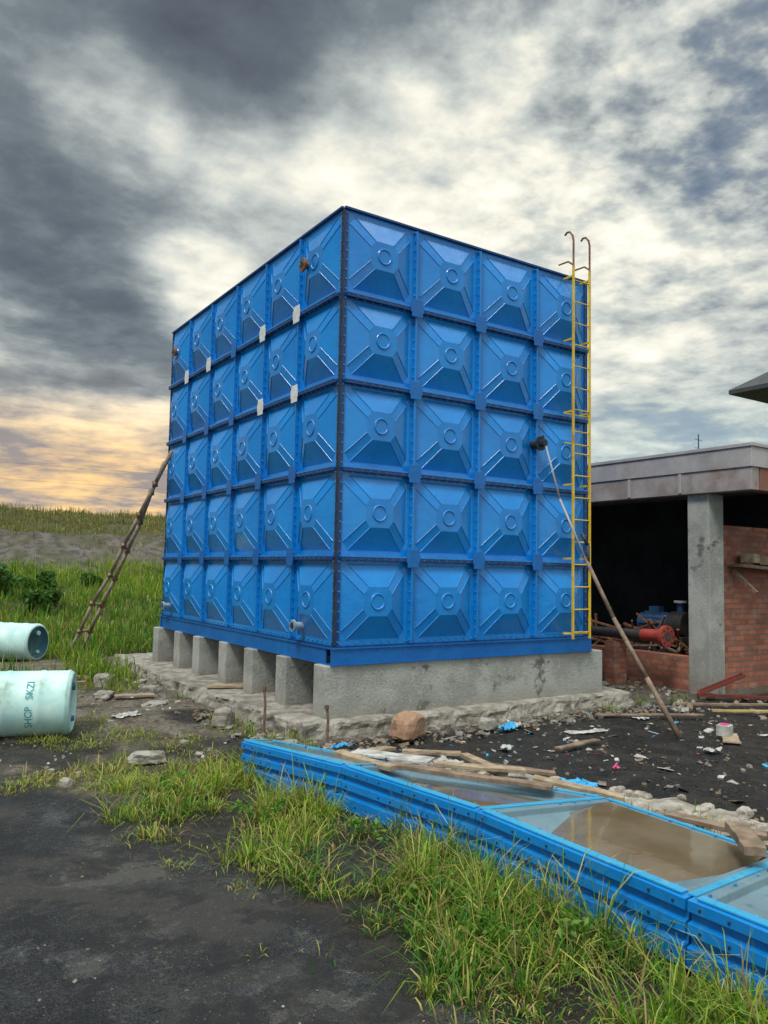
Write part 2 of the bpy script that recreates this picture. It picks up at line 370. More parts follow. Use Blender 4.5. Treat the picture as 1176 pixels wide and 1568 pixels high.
link(bpy.data.objects.new('crown',leafball('crown',cs,130,.11,((.02,.06,.015),(.06,.12,.02)))),te)
m=MB();m.tube([(18,13,-.1),(18.1,13,2),(18,13.1,4),(18,13,5.2)],[.16,.13,.1,.04],10)
for c in cs: m.tube([(18,13.05,3.4),((18+c[0])/2,(13+c[1])/2,4.3),c[:3]],[.06,.04,.015],6)
m.build('trunk',[M_wood],te)

# ------------------------------------------------------------------ foundation
T=.94
fe=empty('concrete_foundation')
def rough_slab(name,poly,z0,z1,mat,parent,step=.045):
    pts=[]
    for i in range(len(poly)):
        a=Vector(poly[i]);b=Vector(poly[(i+1)%len(poly)]);n=max(1,int((b-a).length/step))
        for k in range(n): pts.append(a.lerp(b,k/n))
    n=len(pts);m=MB();c=sum(pts,Vector((0,0)))/n
    vs=[];levels=((z0,.05),(z1*.15,.03),(z1*.45,.015),(z1*.7,.005),(z1-.02,-.005),(z1-.003,-.03),(z1,-.09))
    for z,k in levels:
        for p in pts:
            dd=(p-c).normalized()
            o=mnoise.noise(Vector((p.x*1.6,p.y*1.6,z*1.0)))*.16+mnoise.noise(Vector((p.x*6,p.y*6,z*9)))*.05+mnoise.noise(Vector((p.x*17,p.y*17,z*22)))*.025
            q=p+dd*(k+o)
            vs.append((q.x,q.y,z+(mnoise.noise(Vector((p.x*5,p.y*5,7)))*.02 if z>z0 else 0)))
    vs.append((c.x,c.y,z1))
    fs=[];nl=len(levels)
    for r in range(nl-1):
        for i in range(n): fs.append((r*n+i,r*n+(i+1)%n,(r+1)*n+(i+1)%n,(r+1)*n+i))
    for i in range(n): fs.append(((nl-1)*n+i,(nl-1)*n+(i+1)%n,nl*n))
    m.add(vs,fs);return m.build(name,[mat],parent)
rough_slab('footing_slab',[(-.45,-.2),(4.7,-.25),(4.7,7.2),(-.5,7.2),(-.57,3),(-.45,.6)],-.1,.17,M_concd,fe)
m=MB()
for i in range(7):
    y0=-.03+i*.965
    j=random.uniform(-.03,.03) if i else 0
    m.box(-.12+j,4.3,y0,y0+.27,.15,.74)
m.build('pedestal_walls',[M_conc],fe,.012)

# ------------------------------------------------------------------ tank
te=empty('water_storage_tank')
P=MB()
def panel(o,U,N,m=P):
    o=Vector(o);U=Vector(U);N=Vector(N);Vv=Vector((0,0,1));c=o+U*.5+Vv*.5
    pt=lambda a,b,n:c+U*a+Vv*b+N*n
    a,b=.36,.425; p,q=.125,.165; d=.10
    a2,b2=.425,.33;p2,q2=.19,.085
    outer=[(-.5,-.5),(.5,-.5),(.5,.5),(-.5,.5)]
    o8=[(-a,-b),(a,-b),(a2,-b2),(a2,b2),(a,b),(-a,b),(-a2,b2),(-a2,-b2)]
    i8=[(-p,-q),(p,-q),(p2,-q2),(p2,q2),(p,q),(-p,q),(-p2,q2),(-p2,-q2)]
    vs=[pt(x,y,0) for x,y in outer]+[pt(x,y,.0) for x,y in o8]+[pt(x,y,d) for x,y in i8]
    fs=[(0,1,5,4),(1,6,5),(1,2,7,6),(2,8,7),(2,3,9,8),(3,10,9),(3,0,11,10),(0,4,11)]
    fs+=[(4+i,4+(i+1)%8,12+(i+1)%8,12+i) for i in range(8)]+[tuple(range(12,20))]
    if U.cross(Vv).dot(N)<0: fs=[f[::-1] for f in fs]
    m.add(vs,fs)
    for k0 in (1,3,5,7):
        for e in (0,1):
            i_=4+((k0+e)%8);j_=12+((k0+e)%8)
            A_=vs[i_];B_=vs[j_];dirv_=(B_-A_).normalized()
            s_=dirv_.cross(N).normalized()*.006
            q4=[A_-s_+N*.001,A_+s_+N*.001,B_+s_+N*.001,B_-s_+N*.001]
            t4=[A_-s_*.6+N*.008,A_+s_*.6+N*.008,B_+s_*.6+N*.007,B_-s_*.6+N*.007]
            m.add(q4+t4,[(0,1,5,4),(1,2,6,5),(2,3,7,6),(3,0,4,7),(4,5,6,7)])
    n=20;rings=[(.100,d+.0005),(.094,d+.012),(.082,d+.012),(.076,d+.002)]
    vs=[]
    for r,h in rings:
        for i in range(n):
            t=2*math.pi*i/n;vs.append(pt(math.cos(t)*r,math.sin(t)*r,h))
    fs=[(k*n+i,k*n+(i+1)%n,(k+1)*n+(i+1)%n,(k+1)*n+i) for k in range(3) for i in range(n)]+[tuple(range(3*n,4*n))]
    if U.cross(Vv).dot(N)<0: fs=[f[::-1] for f in fs]
    m.add(vs,fs)
for k in range(5):
    for i in range(4):
        panel((i,0,T+k),(1,0,0),(0,-1,0)); panel((i,6,T+k),(1,0,0),(0,1,0))
    for i in range(6):
        panel((0,i,T+k),(0,1,0),(-1,0,0)); panel((4,i,T+k),(0,1,0),(1,0,0))
P.build('wall_panels',[M_blue],te,.004)
m=MB();m.box(.02,3.98,.02,5.98,T+4.93,T+4.97);m.box(.02,3.98,.02,5.98,T+.01,T+.03);m.build('roof_sheet',[M_blue],te)
rib=MB();bolt=MB();pl=MB()
faces=[((0,0),(1,0),(0,-1),4),((0,0),(0,1),(-1,0),6),((0,6),(1,0),(0,1),4),((4,0),(0,1),(1,0),6)]
def loc(f,s,n,z):
    (ox,oy),(ux,uy),(nx_,ny_),_=f;return Vector((ox+ux*s+nx_*n,oy+uy*s+ny_*n,z))
def fbox(mb,f,s0,s1,n0,n1,z0,z1,m=0):
    a=loc(f,s0,n0,z0);b=loc(f,s1,n1,z1)
    mb.box(min(a.x,b.x),max(a.x,b.x),min(a.y,b.y),max(a.y,b.y),z0,z1,m)
white={(1,4),(1,3),(2,4),(2,3),(4,4),(5,4)}
for fi,f in enumerate(faces):
    L=f[3]
    for k in range(6):
        z=T+k
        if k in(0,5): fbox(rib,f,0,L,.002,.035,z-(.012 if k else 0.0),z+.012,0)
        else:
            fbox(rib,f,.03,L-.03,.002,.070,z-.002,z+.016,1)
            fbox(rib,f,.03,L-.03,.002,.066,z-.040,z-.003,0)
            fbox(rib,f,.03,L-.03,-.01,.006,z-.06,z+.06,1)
        if fi<2 and 0<k<5:
            for j in range(int(L*9)):
                s=(j+.5)/9
                if min(s%1,1-s%1)<.1: continue
                c0=loc(f,s,.040,z-.054);bolt.cyl(c0,c0+Vector((0,0,.082)),.0085,n=6)
                c0=loc(f,s,.0655,z-.022);bolt.cyl(c0,loc(f,s,.071,z-.022),.007,n=6)
        if fi<2 and k==0:
            for j in range(int(L*9)):
                s=(j+.5)/9;c0=loc(f,s,.004,z+.04);bolt.cyl(c0,loc(f,s,.016,z+.04),.009,n=6)
    for i in range(L+1):
        s0=i
        if 0<i<L:
            for k in range(5):
                fbox(rib,f,s0-.010,s0+.010,.002,.055,T+k+.017,T+k+.959,1)
                fbox(rib,f,s0-.05,s0+.05,-.01,.005,T+k+.025,T+k+.955,1)
        if fi<2:
            for k in range(5):
                for j in range(9):
                    z=T+k+(j+.5)/9
                    if 0<i<L:
                        bolt.cyl(loc(f,s0-.026,.03,z),loc(f,s0+.026,.03,z),.0085,n=6)
                    else:
                        q=s0+(.03 if i==0 else -.03)
                        bolt.cyl(loc(f,q,.004,z),loc(f,q,.024,z),.010,n=6)
        if 0<i<L:
            for k in range(1,5):
                w=1 if(fi==1 and (i,k) in white) else 2
                fbox(pl,f,i-.095,i+.095,.072,.079,T+k-.055,T+k+.05,w)
                fbox(pl,f,i-.080,i+.080,.0725,.0785,T+k-.11,T+k+.105,w)
for cx,cy in((0,0),(4,0),(0,6),(4,6)):
    sx=-1 if cx==0 else 1;sy=-1 if cy==0 else 1
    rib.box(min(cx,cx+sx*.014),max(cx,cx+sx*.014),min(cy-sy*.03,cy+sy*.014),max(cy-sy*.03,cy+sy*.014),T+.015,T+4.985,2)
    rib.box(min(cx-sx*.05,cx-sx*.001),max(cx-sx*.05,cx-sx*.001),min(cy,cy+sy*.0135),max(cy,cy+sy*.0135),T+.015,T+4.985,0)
rib.build('flange_ribs',[M_rib,M_blue,M_black],te)
bolt.build('bolts',[M_bolt],te)
M_platebl=tankblue('plate_paint',(.002,.11,.40),(.003,.14,.46),.3)
pl.build('joint_plates',[M_blue,M_plate_w,M_platebl],te,.003)
m=MB()
def ibeam(x0,x1,y0,y1):
    if x1-x0>y1-y0:
        m.box(x0,x1,y0,y1,.74,.755);m.box(x0,x1,y0,y1,.918,.936);c=(y0+y1)/2;m.box(x0,x1,y0+.015,y0+.03,.756,.917)
    else:
        m.box(x0,x1,y0,y1,.7405,.7555);m.box(x0,x1,y0,y1,.9175,.9355);m.box(x0+.015,x0+.03,y0,y1,.7565,.9165)
ibeam(-.06,4.06,-.06,.10);ibeam(-.06,4.06,5.9,6.06)
ibeam(-.058,.10,.105,5.895);ibeam(1,1.1,.105,5.895);ibeam(2,2.1,.105,5.895);ibeam(3,3.1,.105,5.895);ibeam(3.9,4.0,.105,5.895)
m.build('skid_beams',[M_platebl],te)
m=MB()
for y,z,c in((.69,5.45,0),(5.45,5.45,0),(.69,1.13,1),(5.5,1.13,1)):
    m.cyl((.0,y,z),(-.17,y,z),.045,n=20,m=c);m.cyl((-.15,y,z),(-.175,y,z),.085 if c==0 else .07,n=24,m=c);m.cyl((-.175,y,z),(-.18,y,z),.04,n=20,m=2)
    for i in range(6):
        a=i*math.pi/3;m.cyl((-.175,y+.06*math.cos(a),z+.06*math.sin(a)),(-.185,y+.06*math.cos(a),z+.06*math.sin(a)),.007,n=6,m=3)
m.cyl((2.97,0,3.50),(2.97,-.15,3.50),.05,n=20,m=2);m.cyl((2.97,-.14,3.50),(2.97,-.165,3.5),.095,n=24,m=2)
m.cyl((2.93,-.2,3.5),(3.02,-.2,3.5),.03,n=12,m=2);m.cyl((2.97,-.165,3.5),(2.97,-.24,3.5),.045,n=14,m=2);m.cyl((2.97,-.2,3.5),(2.97,-.2,3.60),.014,n=8,m=2)
m.build('pipe_nozzles',[M_rust,mottled('grey_primer',(.34,.42,.5),(.22,.3,.4),10,.5),M_black,M_bolt],te,smooth=False)

m=MB()
yl=-.20
for x in(3.53,3.85):
    m.box(x-.016,x+.016,yl-.010,yl+.010,.93,6.02)
    m.tube([(x,yl,6.0),(x,yl,6.38),(x,yl+.02,6.46),(x,yl+.07,6.52),(x,yl+.12,6.53),(x,yl+.16,6.50)],.014,8,m=1)
    m.tube([(x,yl,6.03),(x-.05,yl+.05,6.08),(x-.10,yl+.18,6.06)],.012,8,m=1)
    for z in(1.0,2.0,3.0,4.0,5.0,5.88): m.box(x-.015,x+.015,yl+.0105,-.03,z-.012,z+.012)
z=1.02
while z<6: m.cyl((3.52,yl,z),(3.86,yl,z),.009,n=8);z+=.3
for z in(1.0,3.55,3.95): m.cyl((3.40,yl+.03,z),(3.87,yl+.03,z),.010,n=8)
m.build('steel_ladder',[M_yellow,M_rust])

m=MB()
pts=[(3.3,-2.0,0),(3.22,-1.62,.62),(3.13,-1.22,1.28),(3.08,-.82,2.0),(3.02,-.45,2.75),(2.98,-.24,3.45)]
m.tube(pts[:4],[.034,.030,.026,.024],8,0);m.tube(pts[3:],[.014,.013,.012],8,1)
m.tube([(3.09,-.86,1.9),(3.11,-.84,2.15),(3.06,-.78,2.3)],.022,8,2)
m.build('wooden_prop_pole',[M_wood,M_plaster,M_black],smooth=True)

m=MB()
def bend(p0,p1,n=7,j=.03):
    p0=Vector(p0);p1=Vector(p1)
    return [p0.lerp(p1,i/n)+Vector((random.uniform(-j,j),random.uniform(-j,j),0))*(0<i<n) for i in range(n+1)]
r1=bend((-1.05,8.45,0),(-.10,5.55,3.75));r2=bend((-.72,8.75,0),(-.12,5.85,3.6))
m.tube(r1,.034,8);m.tube(r2,.034,8)
for i in range(1,7):
    a=r1[i];b=r2[i];d=(b-a)*.18;m.cyl(a-d,b+d,.026,n=8)
    m.cyl(a-Vector((0,0,.05)),a+Vector((0,0,.05)),.05,n=8,m=1);m.cyl(b-Vector((0,0,.05)),b+Vector((0,0,.05)),.05,n=8,m=1)
m.build('wooden_ladder',[mottled('grey_timber',(.36,.29,.22),(.22,.17,.13),9,.8),M_rust],smooth=True)

# ------------------------------------------------------------------ drums
import bmesh
def drum(p0,p1,r,lid=0,text=False):
    p0=Vector(p0);p1=Vector(p1);e=empty('plastic_drum')
    d=(p1-p0);L=d.length;d.normalize();a=d.cross(Vector((0,0,1))).normalized();b=Vector((0,0,1))
    prof=[(0,.0),(0,.86),(.015,.93),(.03,.97),(.05,1),(.055,1.02),(.075,1.02),(.085,1),(.30,1),(.31,1.018),(.345,1.018),(.355,1),(.64,1),(.65,1.018),(.685,1.018),(.695,1),(.915,1),(.925,1.02),(.945,1.02),(.95,1),(.97,.97),(.985,.93),(.99,.86),(.975,.84),(.972,0)]
    n=48;vs=[];m=MB()
    for t,k in prof:
        for i in range(n):
            q=2*math.pi*i/n;dent=1-.03*max(0,math.sin(q*2+1.0))*math.sin(math.pi*min(max(t,0),1))
            vs.append(p0+d*L*t+(a*math.cos(q)+b*math.sin(q))*r*max(k,.001)*dent)
    fs=[];ms=[]
    for j in range(len(prof)-1):
        for i in range(n): 
            m_=1 if (lid and j>=len(prof)-3) else 0
            fs.append((j*n+i,j*n+(i+1)%n,(j+1)*n+(i+1)%n,(j+1)*n+i));ms.append(m_)
    m.add(vs,fs);m.m=ms
    o=m.build('drum_body',[M_drum,M_drumd],e,smooth=True)
    b2=MB();c=p0+d*L*.972
    b2.cyl(c+b*r*.5,c+b*r*.5+d*.03,.04,n=16);b2.cyl(c-b*r*.5,c-b*r*.5+d*.03,.03,n=16);b2.build('bung_caps',[M_drum if lid else M_drumd],e)
    if text:
        for s,off in(("SHCP",-.66),("SKZI",.28)):
            cu=bpy.data.curves.new('t','FONT');cu.body=s;cu.size=.100
            to=bpy.data.objects.new('t',cu);scene.collection.objects.link(to)
            dg=bpy.context.evaluated_depsgraph_get();me=bpy.data.meshes.new_from_object(to.evaluated_get(dg))
            bpy.data.objects.remove(to)
            bm=bmesh.new();bm.from_mesh(me);bmesh.ops.subdivide_edges(bm,edges=[e_ for e_ in bm.edges if e_.calc_length()>.03],cuts=3);bmesh.ops.triangulate(bm,faces=bm.faces)
            for v in bm.verts:
                w=v.co.x;h=v.co.y;ang=off+w/r
                v.co=p0+d*(L*.62-h)+(side*math.cos(ang)+b*math.sin(ang))*r*1.006
            bm.to_mesh(me);bm.free();me.materials.append(M_ink)
            link(bpy.data.objects.new('stencil_'+s.lower(),me),e)
    return e
side=Vector((-.32,-.947,0))
rd=.335
drum((-3.33,1.65,rd*.97),(-2.41,1.34,rd*.97),rd,0,True)
drum((-2.25,8.75,.34),(-1.62,8.10,.34),.34,1)

# ------------------------------------------------------------------ loose panels lying on the ground
pe=empty('stacked_tank_panels')
A=[(-1.50,-1.10,.29),(-1.19,-2.31,.30),(-1.02,-3.69,.305),(-1.04,-5.22,.31),(-1.00,-6.8,.31)]
B=[(-1.22,-.98,.24),(-.52,-2.0,.17),(.24,-3.58,.17),(.20,-4.95,.17),(.20,-6.4,.17)]
tray=MB();sidem=MB();bl=MB();wat=MB()
def lerp(a,b,t): return a+(b-a)*t
for i in range(4):
    a0,a1,b0,b1=map(Vector,(A[i],A[i+1],B[i],B[i+1]))
    g=.006
    def S(s,t,dz=0):
        s=g+(1-2*g)*s
        p=lerp(lerp(a0,a1,s),lerp(b0,b1,s),t);return p+Vector((0,0,dz))
    def ring(m_,dz):
        ps=[(m_,m_),(1-m_,m_),(1-m_,1-m_),(m_,1-m_)];return [S(s,t,dz) for s,t in ps]
    loops=[ring(0,-.10),ring(0,0),ring(.045,0),ring(.05,-.045),ring(.09,-.05),ring(.30,-.13)]
    vs=sum(loops,[]);fs=[]
    for r in range(5):
        for k in range(4): fs.append((r*4+k,r*4+(k+1)%4,(r+1)*4+(k+1)%4,(r+1)*4+k))
    fs.append((20,21,22,23));tray.add(vs,fs)
    for k in range(8):
        s=(k+.5)/8
        for t in(.028,.972):
            p=S(s,t);bl.cyl(p-Vector((0,0,.01)),p+Vector((0,0,.014)),.010,n=6)
        if random.random()<.5:
            p=S(.03,s);bl.cyl(p-Vector((0,0,.01)),p+Vector((0,0,.014)),.010,n=6)
    d=(a1-a0).normalized();out=Vector((d.y,-d.x,0)).normalized()
    if out.x>0: out=-out
    prof=[(0,0),(.05,-.004),(.052,-.055),(.02,-.062),(.02,-.10),(.05,-.108),(.054,-.16),(.022,-.168),(.024,-.205),(.058,-.213),(.062,-.31),(.0,-.31)]
    L=len(prof);ns=9;vs=[]
    for j in range(ns):
        q=a0.lerp(a1,.004+.992*j/(ns-1));w=random.uniform(-.006,.006) if 0<j<ns-1 else 0
        for (n_,z_) in prof: vs.append(q+out*(n_+w*(n_>0))+Vector((0,0,z_+w*.5*(z_<-.02))))
    fs=[(j*L+k,(j+1)*L+k,(j+1)*L+k+1,j*L+k+1) for j in range(ns-1) for k in range(L-1)]+[tuple(range(L)),tuple(range((ns-1)*L,ns*L))[::-1]]
    sidem.add(vs,fs)
    for k in range(11):
        q=a0.lerp(a1,(k+.5)/11)
        for z_,n_ in((-.03,.051),(-.134,.0525),(-.26,.060)):
            if random.random()<.75: sidem.cyl(q+out*(n_-.004)+Vector((0,0,z_)),q+out*(n_+.007)+Vector((0,0,z_)),.007,n=8,m=1)
    if i in(1,2,3):
        zz=.178 if i>1 else .12
        wat.add([S(.06,.05),S(.94,.05),S(.94,.95),S(.06,.95)],[(0,1,2,3)])
        for k in range(4):
            v=wat.v[-4+k];wat.v[-4+k]=(v[0],v[1],zz)
M_tray=tankblue('tray_paint',(.13,.20,.24),(.16,.26,.31),.9,.4,dc=(.2,.27,.3))
tray.build('trays',[M_tray],pe,.01)
sidem.build('side_flanges',[M_ground_blue,M_hole],pe,.003)
bl.build('rim_bolts',[M_bolt],pe)
t=NT('muddy_water');g=t.geo()
M_water=t.out(t.mix(t.mr(t.noise(g,2.5,4),.35,.65),(.17,.125,.07),(.23,.185,.12)),.02,0,t.bump(t.noise(g,9,2),.0006),1.0,1.0)
wat.build('rain_water',[M_water],pe)
M_lip=tankblue('lip_highlight_paint',(.02,.30,.56),(.05,.35,.56),.9,.45,dc=(.18,.38,.5))  # light blue rim, with its pale highlight put into the colour
m=MB()
for i in range(5):
    a=Vector(A[i]);b=Vector(B[i]);m.beam(a+Vector((0,0,.004)),b+Vector((0,0,.004)),.045,.012)
for i in range(4):
    for Q,w in((A,.055),(B,.035)):
        a=Vector(Q[i]);b=Vector(Q[i+1]);d=(b-a).normalized();m.beam(a+d*.04+Vector((0,0,.006)),b-d*.04+Vector((0,0,.006)),w,.012)
m.build('rim_lips',[M_lip],pe,.003)

# ------------------------------------------------------------------ debris
def chunkv(c,size,rot=0,sub=3,sq=.35,bm=None):
    bm=bmesh.new();bmesh.ops.create_icosphere(bm,subdivisions=sub,radius=1)
    o=Vector([random.random()*50 for _ in range(3)])
    for v in bm.verts:
        p=v.co.copy();q=Vector([math.copysign(abs(x)**(1-sq),x) for x in p])
        n=mnoise.noise(p*1.4+o)*.28+mnoise.noise(p*4+o)*.08
        q=q*(1+n);v.co=Vector((q.x*size[0],q.y*size[1],max(q.z,-.6)*size[2]))
    return bm
def chunk(name,c,size,mat,rot=0):
    bm=chunkv(c,size)
    me=bpy.data.meshes.new(name);bm.to_mesh(me);bm.free();me.materials.append(mat)
    ob=link(bpy.data.objects.new(name,me));ob.location=c;ob.rotation_euler=(0,0,rot);return ob
M_rock=mottled('sandstone',(.40,.24,.15),(.28,.17,.11),5,.9,.02,bs=14)
chunk('boulder',(.62,-.55,.11),(.20,.14,.16),M_rock,.4)
for c,s in(((-2.1,-.28,.04),(.17,.10,.06)),((-1.3,4.6,.05),(.16,.12,.12)),((-.85,1.0,.07),(.13,.12,.13)),((-1.6,3.4,.04),(.2,.12,.06)),((-1.2,2.4,.04),(.2,.10,.05)),((-.9,3.6,.04),(.12,.1,.07)),((-2.9,-.75,.02),(.05,.04,.05)),((1.7,-.6,.05),(.1,.08,.08)),((-.75,-.45,.04),(.1,.07,.06))):
    chunk('rock',c,s,M_concd,random.random()*3)
kp=[(-.55,-1.0),(-.15,-1.75),(.25,-2.5),(.72,-3.3),(.98,-4.2),(1.15,-5.2),(1.3,-6.6)]
M_pale=mottled('pale_concrete',(.44,.40,.34),(.22,.195,.16),7,.9,.03,c3=(.12,.105,.085),bs=16)
m=MB();L=[]
for i in range(len(kp)-1):
    a=Vector(kp[i]);b=Vector(kp[i+1]);n=14
    for k in range(n): L.append(a.lerp(b,k/n))
rows=[]
for i,p in enumerate(L[:-1]):
    d=(L[i+1]-p).normalized();nn=Vector((-d.y,d.x));row=[]
    w=.17+(float(fbm(np.array(i*.3),np.array(3.)))-.5)*.16;h=.07+(float(fbm(np.array(i*.35),np.array(9.)))-.5)*.09
    for s,z in((-1.3,-.05),(-1,h-.03),(-.85,h),(-.5,h+.01),(0,h+.005),(.4,h),(.85,h-.005),(1,h-.03),(1.3,-.05)):
        q=p+nn*s*w;row.append((q.x,q.y,z+random.uniform(-.01,.01)))
    rows.append(row)
vs=sum(rows,[]);fs=[(r*9+k,r*9+k+1,(r+1)*9+k+1,(r+1)*9+k) for r in range(len(rows)-1) for k in range(8)]
m.add(vs,fs,0)
for k in range(90):
    p=random.choice(L);c=(p.x+random.gauss(0,.10),p.y+random.gauss(0,.1),.05+random.random()*.04);s=random.uniform(.02,.07)
    bm=chunkv(c,(s,s*.7,s*.6),sub=2);off=len(m.v)
    m.add([(v.co.x+c[0],v.co.y+c[1],v.co.z+c[2]) for v in bm.verts],[[v.index for v in f.verts] for f in bm.faces],0);bm.free()
m.build('broken_concrete_kerb',[M_pale],smooth=False)
m=MB()
def rub(n,x0,x1,y0,y1,smin,smax,mats,flat=1,ok=lambda x,y:True):
    for _ in range(n):
        x=random.uniform(x0,x1);y=random.uniform(y0,y1)
        if not ok(x,y): continue
        s=random.uniform(smin,smax)*random.choice((.4,.6,1));z=float(hz(x,y))
        m.obox((x,y,z+s*.2*flat-.015),(s,s*random.uniform(.4,1),s*random.uniform(.2,.7)*flat),(random.uniform(-.4,.4),random.uniform(-.4,.4),random.random()*6),random.choice(mats),.3)
rub(900,-.4,6,-5,-.35,.010,.045,[0,1,1,1,2,6,6,6],1,lambda x,y:x>(-.4 if y>-1.6 else (-1.6-y)*.6-.4) )
rub(600,-.5,5,-.8,-.3,.02,.09,[0,1,1,2,6],1)
rub(500,-1.0,-.5,-.5,7,.02,.10,[0,1,0,6],1)
rub(500,-3.5,-.6,-.5,6,.01,.07,[0,1,3,6],1)
rub(600,-4.2,-2.2,-6.5,-.2,.005,.018,[0,1,6,2],.7)
rub(350,4.8,7,-1.0,4,.03,.14,[0,2,1,6,0],1)
rub(220,-.3,5.5,-4,-.35,.03,.12,[3,4,2,3,3,0],.12)
rub(9,1,4,-2.6,-.6,.03,.06,[5,4],.3)
for kx,ky in kp: rub(40,kx-.4,kx+.4,ky-.5,ky+.5,.02,.08,[0,1,6,2],1,lambda x,y:x>.35 or y>-2)
rub(120,-.7,.1,-3.3,-1.3,.02,.09,[0,1,6,2,3],.5)
m.build('rubble',[M_concd,mottled('rubble_grey',(.22,.21,.19),(.12,.11,.1),9,.9,.01),M_wood,M_white,M_foil,M_pink,mottled('rubble_brown',(.2,.15,.1),(.12,.09,.06),9,.9,.01)])
def crumple(c,sx,sy,mat,rot,h=.04):
    n=14;vs=[];o=random.random()*90
    for j in range(n):
        for i in range(n):
            u_=(i/(n-1)-.5);v_=(j/(n-1)-.5);k0=1+mnoise.noise(Vector((u_*3+o,v_*3,1)))*.5
            x=u_*sx*k0;y=v_*sy*k0
            k=mnoise.noise(Vector((x*14+o,y*14,o)));k2=mnoise.noise(Vector((x*30,y*30+o,o)))
            xx=x+k2*.03;yy=y+k*.04
            vs.append((c[0]+xx*math.cos(rot)-yy*math.sin(rot),c[1]+xx*math.sin(rot)+yy*math.cos(rot),c[2]+.010+abs(k)*h+abs(k2)*h*.5))
    m=MB();m.add(vs,[(j*n+i,j*n+i+1,(j+1)*n+i+1,(j+1)*n+i) for j in range(n-1) for i in range(n-1)]);m.build('plastic_litter',[mat])
for c,sx,sy,mt,ro,h in [((1.9,-.75,.0),.30,.12,M_foil,.3,.08),((2.1,-.65,.0),.2,.15,M_white,1,.08),((.55,-3.05,.09),.25,.14,M_foil,2.2,.06),((-.25,-.6,.0),.25,.1,M_foil,.5,.05),((.1,-1.9,.08),.3,.12,M_white,1.9,.04),((3.0,-2.6,.0),.14,.12,M_white,.2,.06),((1.5,-2.6,.0),.12,.05,M_pink,.4,.05),((2.6,-1.3,.0),.5,.12,M_white,-.2,.03),((-1.7,1.9,.02),.3,.2,M_white,.5,.04),((3.9,-1.0,0),.3,.15,M_white,.5,.03),((1.2,-1.5,0),.12,.1,M_white,.5,.05)]:
    crumple(c,sx,sy,mt,ro,h)
def plank(a,b,w,h,mat):
    m=MB();a=Vector(a);b=Vector(b);n=6;d=(b-a)
    s=d.cross(Vector((0,0,1))).normalized();vs=[]
    for i in range(n+1):
        c=a.lerp(b,i/n)+Vector((0,0,random.uniform(-.004,.004)));ww=w*random.uniform(.85,1.08)
        for k,z in((-1,0),(1,0),(1,h),(-1,h)): vs.append(c+s*k*ww/2+Vector((0,0,z)))
    fs=[(4*i+k,4*i+(k+1)%4,4*i+4+(k+1)%4,4*i+4+k) for i in range(n) for k in range(4)]+[(3,2,1,0),(4*n,4*n+1,4*n+2,4*n+3)]
    m.add(vs,fs);m.build('wooden_plank',[mat],bevel=.003)
M_ywood=mottled('yellowed_timber',(.50,.38,.12),(.36,.27,.12),9,.8,.004)
for a,b,w,h,mt in [((-.95,-1.75,.24),(-.78,-2.35,.22),.10,.035,M_woodl),((-.55,-1.55,.16),(-.1,-1.3,.10),.14,.03,M_woodl),((-.75,-2.2,.22),(.0,-3.3,.2),.10,.03,M_wood),
    ((.15,-2.6,.12),(.30,-1.9,.11),.09,.04,M_woodl),((.42,-4.0,.12),(.50,-5.2,.20),.11,.03,M_wood),((.05,-4.75,.30),(-.25,-5.05,.30),.13,.05,M_wood),((.2,-4.9,.25),(.75,-5.1,.2),.14,.04,M_wood),
    ((3.4,-.7,.03),(4.6,-1.4,.04),.08,.02,M_wood),((5.0,-1.25,.03),(6.3,-2.2,.05),.05,.03,M_ywood),((5.0,-.7,.03),(6.5,-1.7,.05),.07,.03,M_wood),((5.4,-1.6,.03),(6.9,-2.0,.05),.06,.03,M_woodl),
    ((1.6,-1.8,.02),(2.3,-1.7,.02),.08,.02,M_wood),((-.45,2.6,.18),(.2,2.3,.19),.14,.03,M_woodl),((-1.5,3.2,.05),(-1.0,3.1,.05),.14,.02,M_woodl),((3.5,-2.5,.02),(3.9,-2.2,.02),.18,.02,M_woodl),
    ((-2.4,5.4,.12),(-1.4,5.0,.05),.10,.04,M_wood),((-3.3,2.8,.3),(-2.0,2.7,.32),.12,.03,M_wood),((-.6,-1.9,.2),(.1,-1.75,.14),.12,.02,M_wood),((-.7,-1.6,.2),(-.3,-2.2,.2),.2,.02,M_white),((-.35,-2.3,.2),(.3,-2.7,.15),.11,.03,M_woodl),((.1,-1.2,.03),(.55,-1.55,.03),.1,.03,M_woodl),((.1,-3.0,.19),(.5,-3.55,.12),.12,.025,M_woodl),((.25,-2.2,.1),(.75,-2.6,.05),.1,.03,M_wood)]:
    plank(a,b,w,h,mt)
m=MB();m.obox((3.75,-2.25,.09),(.16,.14,.12),(0,0,.3),0);m.obox((3.75,-2.25,.155),(.10,.08,.012),(0,0,.3),1);m.build('concrete_block',[M_white,M_pink],bevel=.012)
M_drust=mottled('dull_rust',(.12,.075,.055),(.2,.13,.09),18,.85)
for p,h in(((-.62,.42),.50),((-.25,-.33),.38)):
    m=MB();m.tube([(p[0],p[1],-.05),(p[0]+.01,p[1],h*.6),(p[0]-.005,p[1]+.01,h)],.015,8);m.cyl((p[0]-.005,p[1]+.01,h-.04),(p[0]-.005,p[1]+.01,h+.0),.024,n=6);m.build('rusty_stake',[M_drust])

